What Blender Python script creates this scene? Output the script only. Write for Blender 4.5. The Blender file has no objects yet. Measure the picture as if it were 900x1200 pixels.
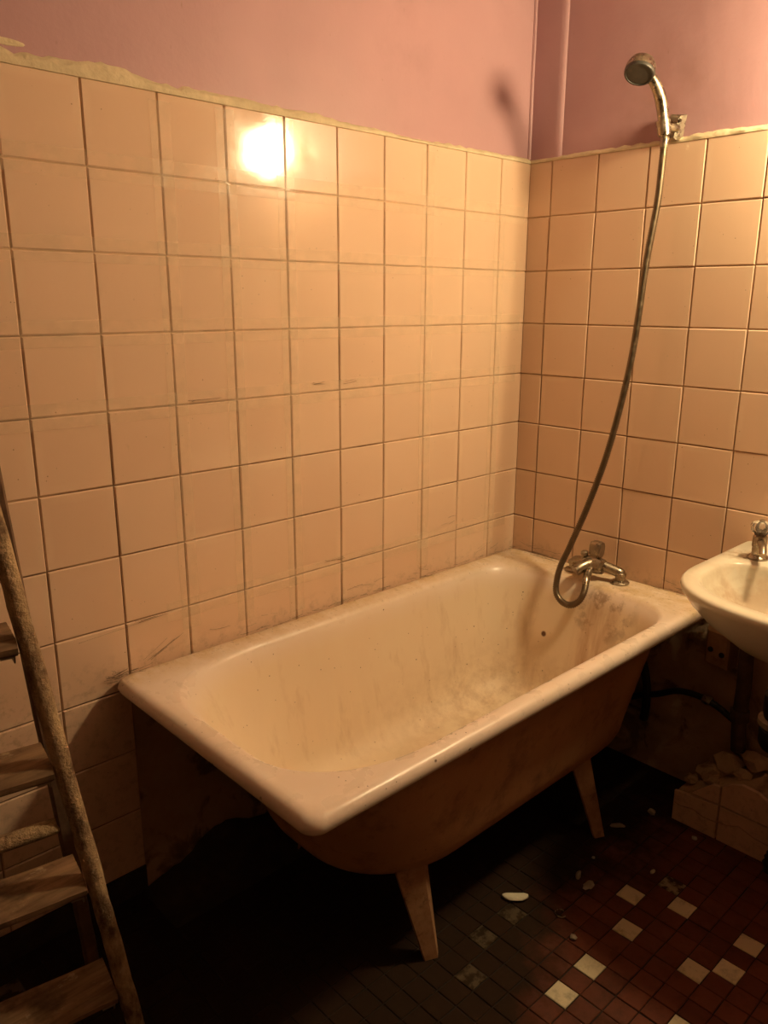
import bpy, bmesh, math, random
from mathutils import Vector, Matrix, noise
R = random.Random(7)
S = bpy.context.scene
C = S.collection

# ------------------------------------------------------------------ camera, world, exposure
cd = bpy.data.cameras.new('camera'); cam = bpy.data.objects.new('camera', cd); C.objects.link(cam)
yaw, pit, rol = 0.814570559, -0.259557226, 0.00355792738
fw = Vector((math.cos(pit)*math.cos(yaw), math.cos(pit)*math.sin(yaw), math.sin(pit)))
rt = fw.cross(Vector((0, 0, 1))).normalized(); up = rt.cross(fw)
r2 = math.cos(rol)*rt + math.sin(rol)*up; u2 = -math.sin(rol)*rt + math.cos(rol)*up
cam.matrix_world = Matrix(((r2.x, u2.x, -fw.x, -2.0336), (r2.y, u2.y, -fw.y, -1.5364),
                           (r2.z, u2.z, -fw.z, 1.3466), (0, 0, 0, 1)))
cd.sensor_fit = 'VERTICAL'; cd.sensor_height = 36; cd.lens = 931.241/1200*36
cd.clip_start = 0.02
S.camera = cam
w = bpy.data.worlds.new('world'); S.world = w; w.use_nodes = True
w.node_tree.nodes['Background'].inputs[0].default_value = (0.01, 0.007, 0.005, 1)
w.node_tree.nodes['Background'].inputs[1].default_value = 0.1
S.view_settings.view_transform = 'Standard'; S.view_settings.look = 'None'
S.view_settings.gamma = 1; S.view_settings.use_curve_mapping = False
S.view_settings.exposure = 0.0
LAMP_POWER = 222.0
LAMP_COLOR = (1.0, 0.76, 0.40)
LAMP = Vector((-0.13, -1.104, 1.885))

# ------------------------------------------------------------------ mesh helpers
class MB:
    def __init__(s): s.v = []; s.f = []
    def add(s, v, f):
        o = len(s.v); s.v += [tuple(p) for p in v]; s.f += [tuple(i+o for i in q) for q in f]
    def box(s, a, b):
        (x0, y0, z0), (x1, y1, z1) = a, b
        s.add([(x0,y0,z0),(x1,y0,z0),(x1,y1,z0),(x0,y1,z0),(x0,y0,z1),(x1,y0,z1),(x1,y1,z1),(x0,y1,z1)],
              [(0,3,2,1),(4,5,6,7),(0,1,5,4),(1,2,6,5),(2,3,7,6),(3,0,4,7)])
    def loft(s, loops, cap0=True, cap1=True):
        n = len(loops[0]); v = [p for l in loops for p in l]; f = []
        for k in range(len(loops)-1):
            for i in range(n):
                j = (i+1) % n
                f.append((k*n+i, k*n+j, (k+1)*n+j, (k+1)*n+i))
        if cap0: f.append(tuple(range(n))[::-1])
        if cap1: f.append(tuple((len(loops)-1)*n+i for i in range(n)))
        s.add(v, f)
    def tube(s, pts, rad, n=10, caps=True):
        pts = [Vector(p) for p in pts]; m = len(pts)
        if not hasattr(rad, '__len__'): rad = [rad]*m
        loops = []; prev = None
        for i, p in enumerate(pts):
            t = (pts[min(i+1, m-1)] - pts[max(i-1, 0)]).normalized()
            if prev is None:
                a = Vector((0, 0, 1)) if abs(t.z) < .9 else Vector((1, 0, 0))
                nrm = t.cross(a).normalized()
            else:
                nrm = (prev - t*prev.dot(t)).normalized()
            prev = nrm; b = t.cross(nrm)
            loops.append([p + rad[i]*(math.cos(2*math.pi*k/n)*nrm + math.sin(2*math.pi*k/n)*b) for k in range(n)])
        s.loft(loops, caps, caps)
    def lathe(s, prof, origin=(0,0,0), axis=(0,0,1), n=24, cap0=True, cap1=True):
        o = Vector(origin); t = Vector(axis).normalized()
        a = Vector((0, 0, 1)) if abs(t.z) < .9 else Vector((1, 0, 0))
        nx = t.cross(a).normalized(); ny = t.cross(nx)
        s.loft([[o + t*h + r*(math.cos(2*math.pi*k/n)*nx + math.sin(2*math.pi*k/n)*ny) for k in range(n)] for r, h in prof], cap0, cap1)
    def grid(s, fn, nu, nv):
        v = [fn(i/nu, j/nv) for j in range(nv+1) for i in range(nu+1)]
        f = [(j*(nu+1)+i, j*(nu+1)+i+1, (j+1)*(nu+1)+i+1, (j+1)*(nu+1)+i) for j in range(nv) for i in range(nu)]
        s.add(v, f)
    def build(s, name, mat, parent=None, smooth=True, angle=35, origin=None, recalc=True):
        me = bpy.data.meshes.new(name)
        if origin is not None:
            o = Vector(origin); s.v = [tuple(Vector(p)-o) for p in s.v]
        me.from_pydata(s.v, [], s.f)
        if recalc:
            bm = bmesh.new(); bm.from_mesh(me); bmesh.ops.recalc_face_normals(bm, faces=bm.faces); bm.to_mesh(me); bm.free()
        if smooth:
            me.polygons.foreach_set('use_smooth', [True]*len(me.polygons))
            me.set_sharp_from_angle(angle=math.radians(angle))
        me.materials.append(mat)
        return link(name, me, parent, origin)
def link(name, me, parent=None, loc=None):
    o = bpy.data.objects.new(name, me); C.objects.link(o)
    if loc is not None: o.location = loc
    if parent is not None:
        o.parent = parent
        base = parent.location.copy()
        q = parent.parent
        while q is not None: base += q.location; q = q.parent
        o.location = Vector(o.location) - base
    return o
def thing(name, label, cat, loc=(0,0,0), group=None):
    o = bpy.data.objects.new(name, None); C.objects.link(o); o.location = loc
    o.empty_display_size = .05
    o['label'] = label; o['category'] = cat
    if group: o['group'] = group
    return o
def tag(o, label, cat, group=None, kind=None):
    o['label'] = label; o['category'] = cat
    if group: o['group'] = group
    if kind: o['kind'] = kind
    return o
def catmull(P, n):
    P = [Vector(p) for p in P]; out = []
    for i in range(len(P)-1):
        a, b, c, d = P[max(i-1,0)], P[i], P[i+1], P[min(i+2,len(P)-1)]
        for k in range(n):
            t = k/n
            out.append(.5*((2*b)+(c-a)*t+(2*a-5*b+4*c-d)*t*t+(3*b-a-3*c+d)*t**3))
    out.append(P[-1]); return out
def resample(P, step):
    L = [0]
    for a, b in zip(P, P[1:]): L.append(L[-1]+(b-a).length)
    n = int(L[-1]/step); out = []; j = 0
    for i in range(n+1):
        s = L[-1]*i/n
        while j < len(L)-2 and L[j+1] < s: j += 1
        t = (s-L[j])/max(L[j+1]-L[j], 1e-9); out.append(P[j].lerp(P[j+1], t))
    return out

# ------------------------------------------------------------------ material helpers
class Mat:
    def __init__(s, name):
        s.m = bpy.data.materials.new(name); s.m.use_nodes = True; s.t = s.m.node_tree
        s.b = s.t.nodes['Principled BSDF']; s.pos = s.n('ShaderNodeNewGeometry').outputs['Position']
    def n(s, ty, **kw):
        x = s.t.nodes.new(ty)
        for k, v in kw.items(): setattr(x, k, v)
        return x
    def put(s, sock, v):
        if isinstance(v, bpy.types.NodeSocket): s.t.links.new(v, sock)
        elif hasattr(v, '__len__') and len(v) == 3 and sock.type == 'RGBA': sock.default_value = (*v, 1)
        else: sock.default_value = v
    def noise(s, scale, detail=4, rough=.55, vec=None, stretch=None, dist=0):
        x = s.n('ShaderNodeTexNoise'); vec = vec or s.pos
        if stretch:
            mp = s.n('ShaderNodeMapping'); s.put(mp.inputs['Vector'], vec); mp.inputs['Scale'].default_value = stretch; vec = mp.outputs[0]
        s.put(x.inputs['Vector'], vec); x.inputs['Scale'].default_value = scale; x.inputs['Detail'].default_value = detail
        x.inputs['Roughness'].default_value = rough; x.inputs['Distortion'].default_value = dist
        return x.outputs[0]
    def voro(s, scale, out='Distance', vec=None):
        x = s.n('ShaderNodeTexVoronoi'); s.put(x.inputs['Vector'], vec or s.pos); x.inputs['Scale'].default_value = scale
        return x.outputs[out]
    def ramp(s, v, a, b, lo=0., hi=1.):
        x = s.n('ShaderNodeMapRange'); x.clamp = True
        s.put(x.inputs[0], v); x.inputs[1].default_value = a; x.inputs[2].default_value = b
        x.inputs[3].default_value = lo; x.inputs[4].default_value = hi
        return x.outputs[0]
    def math(s, op, a, b=0.):
        x = s.n('ShaderNodeMath', operation=op); s.put(x.inputs[0], a); s.put(x.inputs[1], b); return x.outputs[0]
    def mix(s, f, a, b):
        x = s.n('ShaderNodeMix', data_type='RGBA'); s.put(x.inputs['Factor'], f); s.put(x.inputs[6], a); s.put(x.inputs[7], b); return x.outputs[2]
    def axis(s, vec=None):
        x = s.n('ShaderNodeSeparateXYZ'); s.put(x.inputs[0], vec or s.pos); return x.outputs
    def bump(s, h, strength=.3, dist=.002, prev=None):
        x = s.n('ShaderNodeBump'); x.inputs['Strength'].default_value = strength; x.inputs['Distance'].default_value = dist
        s.put(x.inputs['Height'], h)
        if prev is not None: s.put(x.inputs['Normal'], prev)
        return x.outputs[0]
    def set(s, color=None, rough=None, metal=None, normal=None, **kw):
        for k, v in (('Base Color', color), ('Roughness', rough), ('Metallic', metal), ('Normal', normal)):
            if v is not None: s.put(s.b.inputs[k], v)
        for k, v in kw.items(): s.put(s.b.inputs[k], v)
        return s.m
    def dist(s, p):
        x = s.n('ShaderNodeVectorMath', operation='DISTANCE'); s.put(x.inputs[0], s.pos); x.inputs[1].default_value = p; return x.outputs['Value']
    def objrand(s): return s.n('ShaderNodeObjectInfo').outputs['Random']

def m_tile():
    m = Mat('peach_wall_tile'); r = m.objrand()
    c = m.mix(r, (.735, .52, .38), (.79, .57, .42))
    c = m.mix(m.ramp(m.noise(2.2, 3), .35, .7, 0, .35), c, (.69, .46, .31))
    # pale smear left along the joints, broken up
    oc = m.n('ShaderNodeTexCoord').outputs['Object']; ax = m.axis(oc)
    e = m.math('MAXIMUM', m.math('ABSOLUTE', ax[0]), m.math('ABSOLUTE', ax[2]))
    edge = m.math('MULTIPLY', m.ramp(e, .055, .064), m.ramp(m.noise(4.5, 3), .45, .62, 0, .30))
    c = m.mix(edge, c, (.84, .64, .47))
    sp = m.math('MULTIPLY', m.ramp(m.voro(50), .075, .04), m.ramp(m.noise(9, 2), .50, .58))
    c = m.mix(m.math('MULTIPLY', sp, .75), c, (.16, .07, .03))
    sm = m.ramp(m.noise(28, 5, .7, stretch=(1, 1, .35)), .68, .8, 0, .25)
    c = m.mix(sm, c, (.40, .24, .13))
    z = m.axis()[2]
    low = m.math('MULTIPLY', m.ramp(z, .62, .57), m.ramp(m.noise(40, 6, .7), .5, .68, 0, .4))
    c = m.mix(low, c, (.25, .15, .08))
    b = m.bump(m.noise(9, 1), .15, .004); b = m.bump(m.noise(160, 2), .06, .001, b)
    return m.set(c, m.ramp(m.noise(14, 4),   .3, .7, .06, .15), normal=b, **{'Specular IOR Level': .5})
def m_grout():
    m = Mat('grout'); z = m.axis()[2]
    d = m.math('ADD', m.ramp(z, 1.5, .95, .05, .8), m.ramp(m.noise(5, 4), .35, .65, -.5, .4))
    return m.set(m.mix(d, (.62, .43, .27), (.15, .07, .03)), .9, normal=m.bump(m.noise(200, 3), .4, .001))
def m_pink():
    m = Mat('mauve_wall_paint')
    c = m.mix(m.ramp(m.noise(3, 4), .3, .7), (.455, .270, .300), (.51, .305, .335))
    c = m.mix(m.ramp(m.noise(5, 6, .65), .56, .8, 0, .3), c, (.35, .19, .19))
    c = m.mix(m.math('MULTIPLY', m.ramp(m.noise(60, 3, .6, stretch=(1, 1, .4)), .70, .78), .45), c, (.30, .17, .13))
    sm = m.math('MULTIPLY', m.ramp(m.dist((0, -.40, 1.80)), .22, .03), m.ramp(m.noise(9, 4), .35, .65))
    c = m.mix(m.math('MULTIPLY', sm, .55), c, (.30, .16, .13))
    b = m.bump(m.noise(3.5, 3), .5, .012); b = m.bump(m.noise(90, 4), .16, .003, b)
    return m.set(c, .48, normal=b, **{'Specular IOR Level': .35})
def m_plain(name, c1, c2, scale=12, rough=.8, bump=.4, bd=.003, metal=0., detail=5):
    m = Mat(name); n = m.noise(scale, detail, .62)
    return m.set(m.mix(m.ramp(n, .32, .68), c1, c2), rough, metal, m.bump(m.noise(scale*3, 5), bump, bd))
def m_enamel():
    m = Mat('worn_bath_enamel'); ax = m.axis(); x, y, z = ax[0], ax[1], ax[2]
    ins = m.ramp(z, .555, .50)
    c = m.mix(ins, (.82, .69, .615), (.80, .665, .50))
    c = m.mix(m.ramp(m.noise(3.2, 5, .6, stretch=(1, 1, .5)), .40, .66, 0, .5), c, (.73, .57, .42))
    c = m.mix(m.math('MULTIPLY', ins, m.ramp(m.noise(16, 5, .65, stretch=(1, 1, .22)), .55, .75, 0, .45)), c, (.47, .31, .19))
    # lighter scraped patch at the foot of the near end
    sc = m.math('MULTIPLY', m.ramp(m.dist((-.82, -.17, .28)), .17, .05), m.ramp(m.noise(30, 5, .7, stretch=(1.3, .8, .2)), .46, .58))
    c = m.mix(m.math('MULTIPLY', sc, .6), c, (.82, .68, .50))
    # grime on the far deck and along the back deck
    dk = m.math('MULTIPLY', m.ramp(z, .545, .56), m.math('MAXIMUM', m.ramp(x, -.22, -.10), m.ramp(y, -.10, -.03)))
    c = m.mix(m.math('MULTIPLY', dk, m.ramp(m.noise(30, 6, .75, stretch=(1, .5, 1)), .35, .6, .2, .85)), c, (.60, .42, .21))
    c = m.mix(m.math('MULTIPLY', dk, m.ramp(m.noise(85, 5, .75), .58, .68, 0, .85)), c, (.26, .16, .08))
    # chipped grey patch under the mixer and the run below it
    ch = m.math('MULTIPLY', m.ramp(m.dist((-.155, -.44, .505)), .12, .05), m.ramp(m.noise(17, 6, .7), .48, .60))
    c = m.mix(m.math('MULTIPLY', ch, .7), c, (.24, .14, .075))
    rn = m.math('MULTIPLY', m.math('MULTIPLY', m.ramp(m.math('ABSOLUTE', m.math('ADD', y, .43)), .075, .02), m.ramp(x, -.42, -.30)), m.math('MULTIPLY', ins, m.ramp(m.noise(13, 5, .65, stretch=(.3, 1.6, .2)), .36, .62)))
    c = m.mix(m.math('MULTIPLY', rn, .7), c, (.40, .19, .08))
    bt = m.math('MULTIPLY', m.ramp(z, .38, .22), m.math('MULTIPLY', m.ramp(x, -.85, -.40), m.ramp(m.noise(24, 6, .7), .42, .66)))
    c = m.mix(m.math('MULTIPLY', bt, .45), c, (.36, .20, .10))
    sp = m.math('MULTIPLY', m.ramp(m.voro(46), .085, .045), m.ramp(m.noise(8, 2), .46, .53))
    c = m.mix(m.math('MULTIPLY', sp, .85), c, (.13, .06, .03))
    sp2 = m.math('MULTIPLY', m.ramp(m.voro(21), .05, .03), m.ramp(m.noise(5, 2), .47, .52))
    c = m.mix(sp2, c, (.10, .045, .02))
    c = m.mix(m.ramp(m.dist((-.186, -.27, .393)), .010, .006), c, (.10, .045, .02))
    lip = m.math('MAXIMUM', m.ramp(x, -1.372, -1.38), m.ramp(y, -.676, -.684))
    lc = m.math('MULTIPLY', lip, m.math('MULTIPLY', m.ramp(m.voro(30), .14, .09), m.ramp(m.noise(6, 2), .46, .54)))
    c = m.mix(m.math('MULTIPLY', lc, .9), c, (.10, .05, .025))
    rough = m.math('ADD', m.ramp(m.noise(22, 4), .3, .7, .20, .40), m.math('MAXIMUM', m.math('MULTIPLY', dk, .35), m.math('MULTIPLY', ins, .28)))
    b = m.bump(m.noise(60, 3), .08, .002)
    return m.set(c, rough, normal=b)
def m_floor():
    m = Mat('red_floor_tile'); r = m.objrand(); ax = m.axis()
    c = m.mix(r, (.115, .031, .017), (.16, .045, .023))
    return m, c
def dirt(m, c, rough=.55, amt=1.):
    ax = m.axis()
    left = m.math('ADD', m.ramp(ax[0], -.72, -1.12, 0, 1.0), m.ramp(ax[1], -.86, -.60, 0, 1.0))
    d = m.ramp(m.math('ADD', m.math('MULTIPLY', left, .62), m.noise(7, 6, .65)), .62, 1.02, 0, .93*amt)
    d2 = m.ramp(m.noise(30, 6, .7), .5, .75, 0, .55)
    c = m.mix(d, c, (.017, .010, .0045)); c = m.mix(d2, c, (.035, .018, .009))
    b = m.bump(m.noise(70, 4), .25, .002)
    return m.set(c, m.math('MAXIMUM', m.ramp(d, 0, .6, 0, .9), m.ramp(m.noise(18, 5), .3, .7, rough-.12, rough+.25)), normal=b, **{'Specular IOR Level': .18})
def m_wood():
    m = Mat('old_ladder_wood'); oc = m.n('ShaderNodeTexCoord').outputs['Object']
    g = m.noise(20, 5, .6, vec=oc, stretch=(.35, 3.5, 5))
    c = m.mix(m.ramp(g, .3, .7), (.13, .07, .035), (.30, .185, .10))
    pt = m.ramp(m.noise(34, 6, .75, vec=oc, stretch=(.6, 1, 1)), .60, .68)
    c = m.mix(m.math('MULTIPLY', pt, .5), c, (.50, .40, .27))
    dk = m.ramp(m.noise(9, 5, .7, vec=oc), .52, .66, 0, .7); c = m.mix(dk, c, (.05, .028, .014))
    return m.set(c, .82, normal=m.bump(g, .5, .003))
def m_caked():
    m = Mat('paint_caked_pole'); oc = m.pos
    n = m.noise(22, 6, .7, vec=oc, stretch=(1, 1, .5))
    c = m.mix(m.ramp(n, .38, .58), (.13, .07, .035), (.50, .35, .20))
    c = m.mix(m.ramp(m.noise(55, 5, .7), .56, .66, 0, .6), c, (.50, .38, .25))
    return m.set(c, .85, normal=m.bump(m.noise(60, 5, .7), .9, .010))
def m_chrome(name, c=(.72, .66, .58), rough=.18, dirt_=.5):
    m = Mat(name); n = m.noise(70, 5, .65)
    d = m.ramp(n, .48, .68, 0, dirt_)
    return m.set(m.mix(d, c, (.34, .25, .16)), m.ramp(n, .4, .7, rough, rough+.3), m.ramp(d, 0, 1, 1, .5))
def m_shell():
    m = Mat('bath_underside_paint')
    c = m.mix(m.ramp(m.noise(4, 5), .3, .7), (.42, .215, .09), (.54, .30, .15))
    c = m.mix(m.ramp(m.noise(11, 6, .7), .52, .72, 0, .75), c, (.18, .085, .04))
    c = m.mix(m.math('MULTIPLY', m.ramp(m.voro(30), .08, .04), .6), c, (.08, .04, .02))
    return m.set(c, .62, normal=m.bump(m.noise(40, 5), .25, .003))
def m_plaster():
    m = Mat('bare_wall_plaster')
    c = m.mix(m.ramp(m.noise(5, 6, .65), .32, .66), (.40, .26, .15), (.56, .40, .26))
    c = m.mix(m.ramp(m.noise(7.5, 5, .6, dist=.6), .55, .63, 0, .8), c, (.15, .085, .05))
    c = m.mix(m.ramp(m.noise(45, 5, .7), .6, .72, 0, .6), c, (.5, .38, .26))
    return m.set(c, .95, normal=m.bump(m.noise(35, 6, .7), .6, .008))
def m_tape():
    m = Mat('clear_tape'); t = m.t
    tr = m.n('ShaderNodeBsdfTransparent'); tr.inputs[0].default_value = (1, .995, .985, 1)
    mixs = m.n('ShaderNodeMixShader'); out = t.nodes['Material Output']
    m.set((.98, .84, .66), m.ramp(m.noise(30, 4), .3, .7, .15, .3), normal=m.bump(m.noise(38, 4, .6), .5, .003))
    m.put(mixs.inputs[0], m.ramp(m.noise(11, 5, .65), .3, .75, .05, .26))
    t.links.new(tr.outputs[0], mixs.inputs[1]); t.links.new(m.b.outputs[0], mixs.inputs[2]); t.links.new(mixs.outputs[0], out.inputs[0])
    return m.m
def m_basin():
    m = Mat('basin_porcelain'); ax = m.axis()
    st = m.math('MULTIPLY', m.ramp(m.dist((-.27, -.87, .70)), .13, .03), m.ramp(m.noise(14, 5, .6), .42, .6))
    c = m.mix(m.math('MULTIPLY', st, .65), (.80, .74, .62), (.45, .25, .13))
    c = m.mix(m.ramp(m.noise(6, 5), .45, .75, 0, .25), c, (.62, .50, .34))
    tp = m.math('MULTIPLY', m.ramp(m.dist((-.145, -.80, .755)), .06, .02), m.ramp(m.noise(50, 4), .35, .6))
    c = m.mix(m.math('MULTIPLY', tp, .6), c, (.28, .18, .09))
    return m.set(c, .17)
def m_emit():
    m = Mat('glowing_lamp_globe')
    m.b.inputs['Base Color'].default_value = (.9, .85, .75, 1)
    m.b.inputs['Emission Color'].default_value = (*LAMP_COLOR, 1); m.b.inputs['Emission Strength'].default_value = LAMP_POWER
    return m.m
def m_glass():
    m = Mat('clear_acrylic'); return m.set((.95, .9, .82), .08, **{'Transmission Weight': .9, 'IOR': 1.46})

M = dict(tile=m_tile(), grout=m_grout(), pink=m_pink(), enamel=m_enamel(), wood=m_wood(), caked=m_caked(), shell=m_shell(),
    plaster=m_plaster(), tape=m_tape(), basin=m_basin(), emit=m_emit(), glass=m_glass(),
    chrome=m_chrome('tarnished_chrome', (.36, .305, .24), .24, .6), hose=m_chrome('shower_hose_metal', (.17, .13, .09), .40, .4),
    mortar=m_plain('tile_edge_mortar', (.60, .50, .33), (.76, .64, .44), 25, .85, .6, .005),
    ceil=m_plain('ceiling_paint', (.42, .35, .30), (.34, .28, .24), 5, .8, .1),
    backwall=m_plain('dark_wall_paint', (.17, .11, .075), (.22, .145, .10), 5, .7, .1),
    dark=m_plain('dark_dirt', (.022, .014, .009), (.055, .034, .02), 18, .9, .6, .006),
    cement=m_plain('floor_bed', (.010, .006, .003), (.022, .012, .007), 20, .9, .5, .003),
    black=m_plain('black_rubber', (.010, .009, .008), (.02, .018, .015), 30, .5, .1),
    rust=m_plain('old_iron_pipe', (.055, .03, .02), (.12, .065, .035), 30, .75, .4),
    greyface=m_plain('grey_plastic', (.045, .042, .038), (.07, .064, .055), 50, .45, .05),
    chip=m_plain('pale_debris', (.62, .55, .42), (.76, .68, .52), 60, .7, .3), grit=m_plain('dull_debris', (.34, .28, .20), (.48, .41, .30), 60, .8, .3),
    scrap=m_plain('dusty_scrap', (.20, .16, .12), (.32, .26, .19), 60, .5, .3),
    hair=m_plain('dark_hair', (.10, .06, .03), (.16, .10, .055), 60, .6, .0),
    bare=m_plain('bare_wood', (.10, .055, .03), (.18, .10, .055), 30, .85, .4))
def m_legmat():
    m = Mat('flaking_leg_paint'); n = m.noise(24, 6, .7)
    c = m.mix(m.ramp(n, .35, .6), (.30, .15, .07), (.42, .24, .125)); c = m.mix(m.ramp(m.noise(14, 5, .7), .55, .66, 0, .85), c, (.13, .06, .03))
    return m.set(c, .75, normal=m.bump(n, .4, .004))
M['leg'] = m_legmat()
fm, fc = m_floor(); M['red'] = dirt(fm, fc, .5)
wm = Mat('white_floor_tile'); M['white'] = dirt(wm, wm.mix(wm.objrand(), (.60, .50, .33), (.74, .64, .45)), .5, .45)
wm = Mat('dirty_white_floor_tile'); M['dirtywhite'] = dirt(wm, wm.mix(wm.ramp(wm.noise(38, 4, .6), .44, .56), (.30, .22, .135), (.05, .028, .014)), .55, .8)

# ------------------------------------------------------------------ room shell
P = .152; TOP = 1.738; U0 = .1302; V0 = .0786
XB, YB, ZC = -2.75, -2.35, 2.60
def struct(o): o['kind'] = 'structure'; return o
def shell(name, a, b, mat):
    mb = MB(); mb.box(a, b); return struct(mb.build(name, M[mat], smooth=False))
wl = shell('wall_left', (XB-.1, .009, -.12), (.11, .12, ZC+.1), 'pink')
wr = shell('wall_right', (.009, YB-.1, -.12), (.12, .009, ZC+.1), 'pink')
shell('wall_back', (XB-.12, YB-.12, -.12), (.009, YB, ZC+.1), 'backwall')
shell('wall_front', (XB-.12, YB, -.12), (XB, .009, ZC+.1), 'backwall')
shell('ceiling', (XB, YB, ZC), (.009, .009, ZC+.1), 'ceil')
fl = shell('floor', (XB, YB, -.12), (.009, .009, -.0025), 'cement')

# one wall tile: bevelled slab, front towards -y, centred on its face
def slab(w, h, t=.009, bv=.0022):
    mb = MB(); a, b = w/2, h/2
    mb.loft([[(-a,t,-b),(a,t,-b),(a,t,b),(-a,t,b)], [(-a,bv,-b),(a,bv,-b),(a,bv,b),(-a,bv,b)],
             [(-a+bv,0,-b+bv),(a-bv,0,-b+bv),(a-bv,0,b-bv),(-a+bv,0,b-bv)]], False, True)
    return mb
G = .0026
tile_meshes = {}
def tile_mesh(w, h):
    k = (round(w, 4), round(h, 4))
    if k not in tile_meshes:
        o = slab(w-G, h-G).build('tile', M['tile'], smooth=True, angle=20)
        tile_meshes[k] = o.data; bpy.data.objects.remove(o)
    return tile_meshes[k]
def put_tile(parent, along, zc, w, h, wall):
    o = bpy.data.objects.new('tile', tile_mesh(w, h)); C.objects.link(o); o.parent = parent
    dj = R.uniform(-.0007, .0007); ta, tb = R.gauss(0, .0035), R.gauss(0, .0035)
    if wall == 'left':
        o.location = (-along, dj, zc); o.rotation_euler = (ta, R.gauss(0, .002), tb)
    else:
        o.location = (dj, -along, zc); o.rotation_euler = (ta, R.gauss(0, .002), -math.pi/2+tb)
rows = [(TOP-k*P, TOP-(k+1)*P) for k in range(11)]
cols_l = [(-.006, U0)] + [(U0+k*P, U0+(k+1)*P) for k in range(16)]
cols_r = [(-.0008, V0)] + [(V0+k*P, V0+(k+1)*P) for k in range(12)]
for ri, (z1, z0) in enumerate(rows):
    for ci, (a, b) in enumerate(cols_l):
        if ri >= 8 and ci < 9: continue
        put_tile(wl, (a+b)/2, (z0+z1)/2, b-a, z1-z0, 'left')
    if ri < 8:
        for a, b in cols_r: put_tile(wr, (a+b)/2, (z0+z1)/2, b-a, z1-z0, 'right')
mb = MB(); mb.box((-2.56, .0035, rows[7][1]), (0.004, .012, TOP-.001)); mb.box((-2.56, .0035, rows[10][1]), (-U0-8*P, .012, rows[7][1]))
mb.build('grout', M['grout'], wl, smooth=False)
mb = MB(); mb.box((.0035, -V0-12*P, rows[7][1]), (.012, .004, TOP-.001)); mb.build('grout', M['grout'], wr, smooth=False)

# clear tape stuck over some of the joints on the left wall
def tape(a, b, z0, z1):
    nu = max(2, int((b-a)/.03)); nv = max(2, int((z1-z0)/.03)); s = R.uniform(0, 50)
    mb = MB(); mb.grid(lambda u, v: (-(a+(b-a)*u), -.0022-.0007*noise.noise((u*(b-a)*25+s, v*(z1-z0)*25, s)),
                                     z0+(z1-z0)*v+.002*noise.noise((u*(b-a)*8, s, 3))), nu, nv)
    mb.build('tape_strip', M['tape'], wl, recalc=False)
for k, a, b, h in ((1, .02, 1.85, .05), (2, .05, 1.75, .046), (3, .02, 1.72, .05), (4, .03, 1.9, .05), (7, .05, 1.25, .045)):
    z = TOP-k*P+R.uniform(-.006, .006); tape(a, b, z-h/2, z+h/2)
for c, z0, z1 in ((8, .62, 1.72), (7, .6, 1.73), (6, .58, 1.73), (3, .6, 1.72), (1, .6, 1.6)):
    u = U0+(c-1)*P+R.uniform(-.004, .004); tape(u-.023, u+.023, z0, z1)

# plaster bead along the top edge of the tiles, ragged
def bead(parent, name, L, f, thick):
    mb = MB(); n = int(L/.012); loops = []
    for i in range(n+1):
        s = L*i/n
        k = thick(s); h = k*(.55+.9*max(0, noise.noise((s*7, 1.3, 5))+.35)+.35*noise.noise((s*45, 2, 1)))
        d = .004+.004*noise.noise((s*30, 9, 2))+.10*k
        loops.append([f(s, .010, TOP-.003), f(s, -.001-.25*d, TOP-.002), f(s, .001-d*.8, TOP+.3*h), f(s, .005-.4*d, TOP+.8*h), f(s, .010, TOP+h+.002)])
    v = [p for l in loops for p in l]; q = []
    for i in range(n):
        for j in range(4): q.append((i*5+j, i*5+j+1, i*5+j+6, i*5+j+5))
    mb.add(v, q); mb.build(name, M['mortar'], parent, angle=60)
bead(wl, 'plaster_bead', 2.5, lambda s, y, z: (-s, y, z), lambda s: .011 if s < .75 else min(.030, .011+.03*(s-.75)))
bead(wr, 'plaster_bead', 1.9, lambda s, y, z: (y, -s, z), lambda s: .010+(.012*max(0, 1-abs(s-.50)/.12)))
# loose smears of plaster on the paint at the left end of that bead
mb = MB()
for (x, z, w_, h_) in ((-1.47, TOP+.034, .035, .006), (-1.53, TOP+.042, .05, .006)):
    n = 14; lp = [[(x+w_*s*math.cos(2*math.pi*k/n)*(1+.25*noise.noise((k, x*9, 1))), y_, z+h_*s*math.sin(2*math.pi*k/n)*(1+.3*noise.noise((k*2, z*9, 4)))) for k in range(n)] for s, y_ in ((1, .009), (.9, .0078), (.5, .0074))]
    mb.loft(lp, False, True)
mb.build('plaster_smear', M['mortar'], wl)

# paint-covered upright strip in the corner above the tiles
mb = MB(); lp = []
for z in (TOP+.006, ZC):
    lp.append([(.012, .0085, z), (.003, .0085, z), (.001, -.080, z), (.002, -.092, z), (.005, -.100, z), (.012, -.104, z)])
mb.loft(lp); struct(mb.build('trim_1', M['pink'], angle=60))
# flaky corner line
mb = MB(); mb.tube([(.002+.002*noise.noise((z*6, 1, 1)), .007, z) for z in [TOP+.01+i*.03 for i in range(28)]], .006, 8); struct(mb.build('trim_2', M['pink']))

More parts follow.
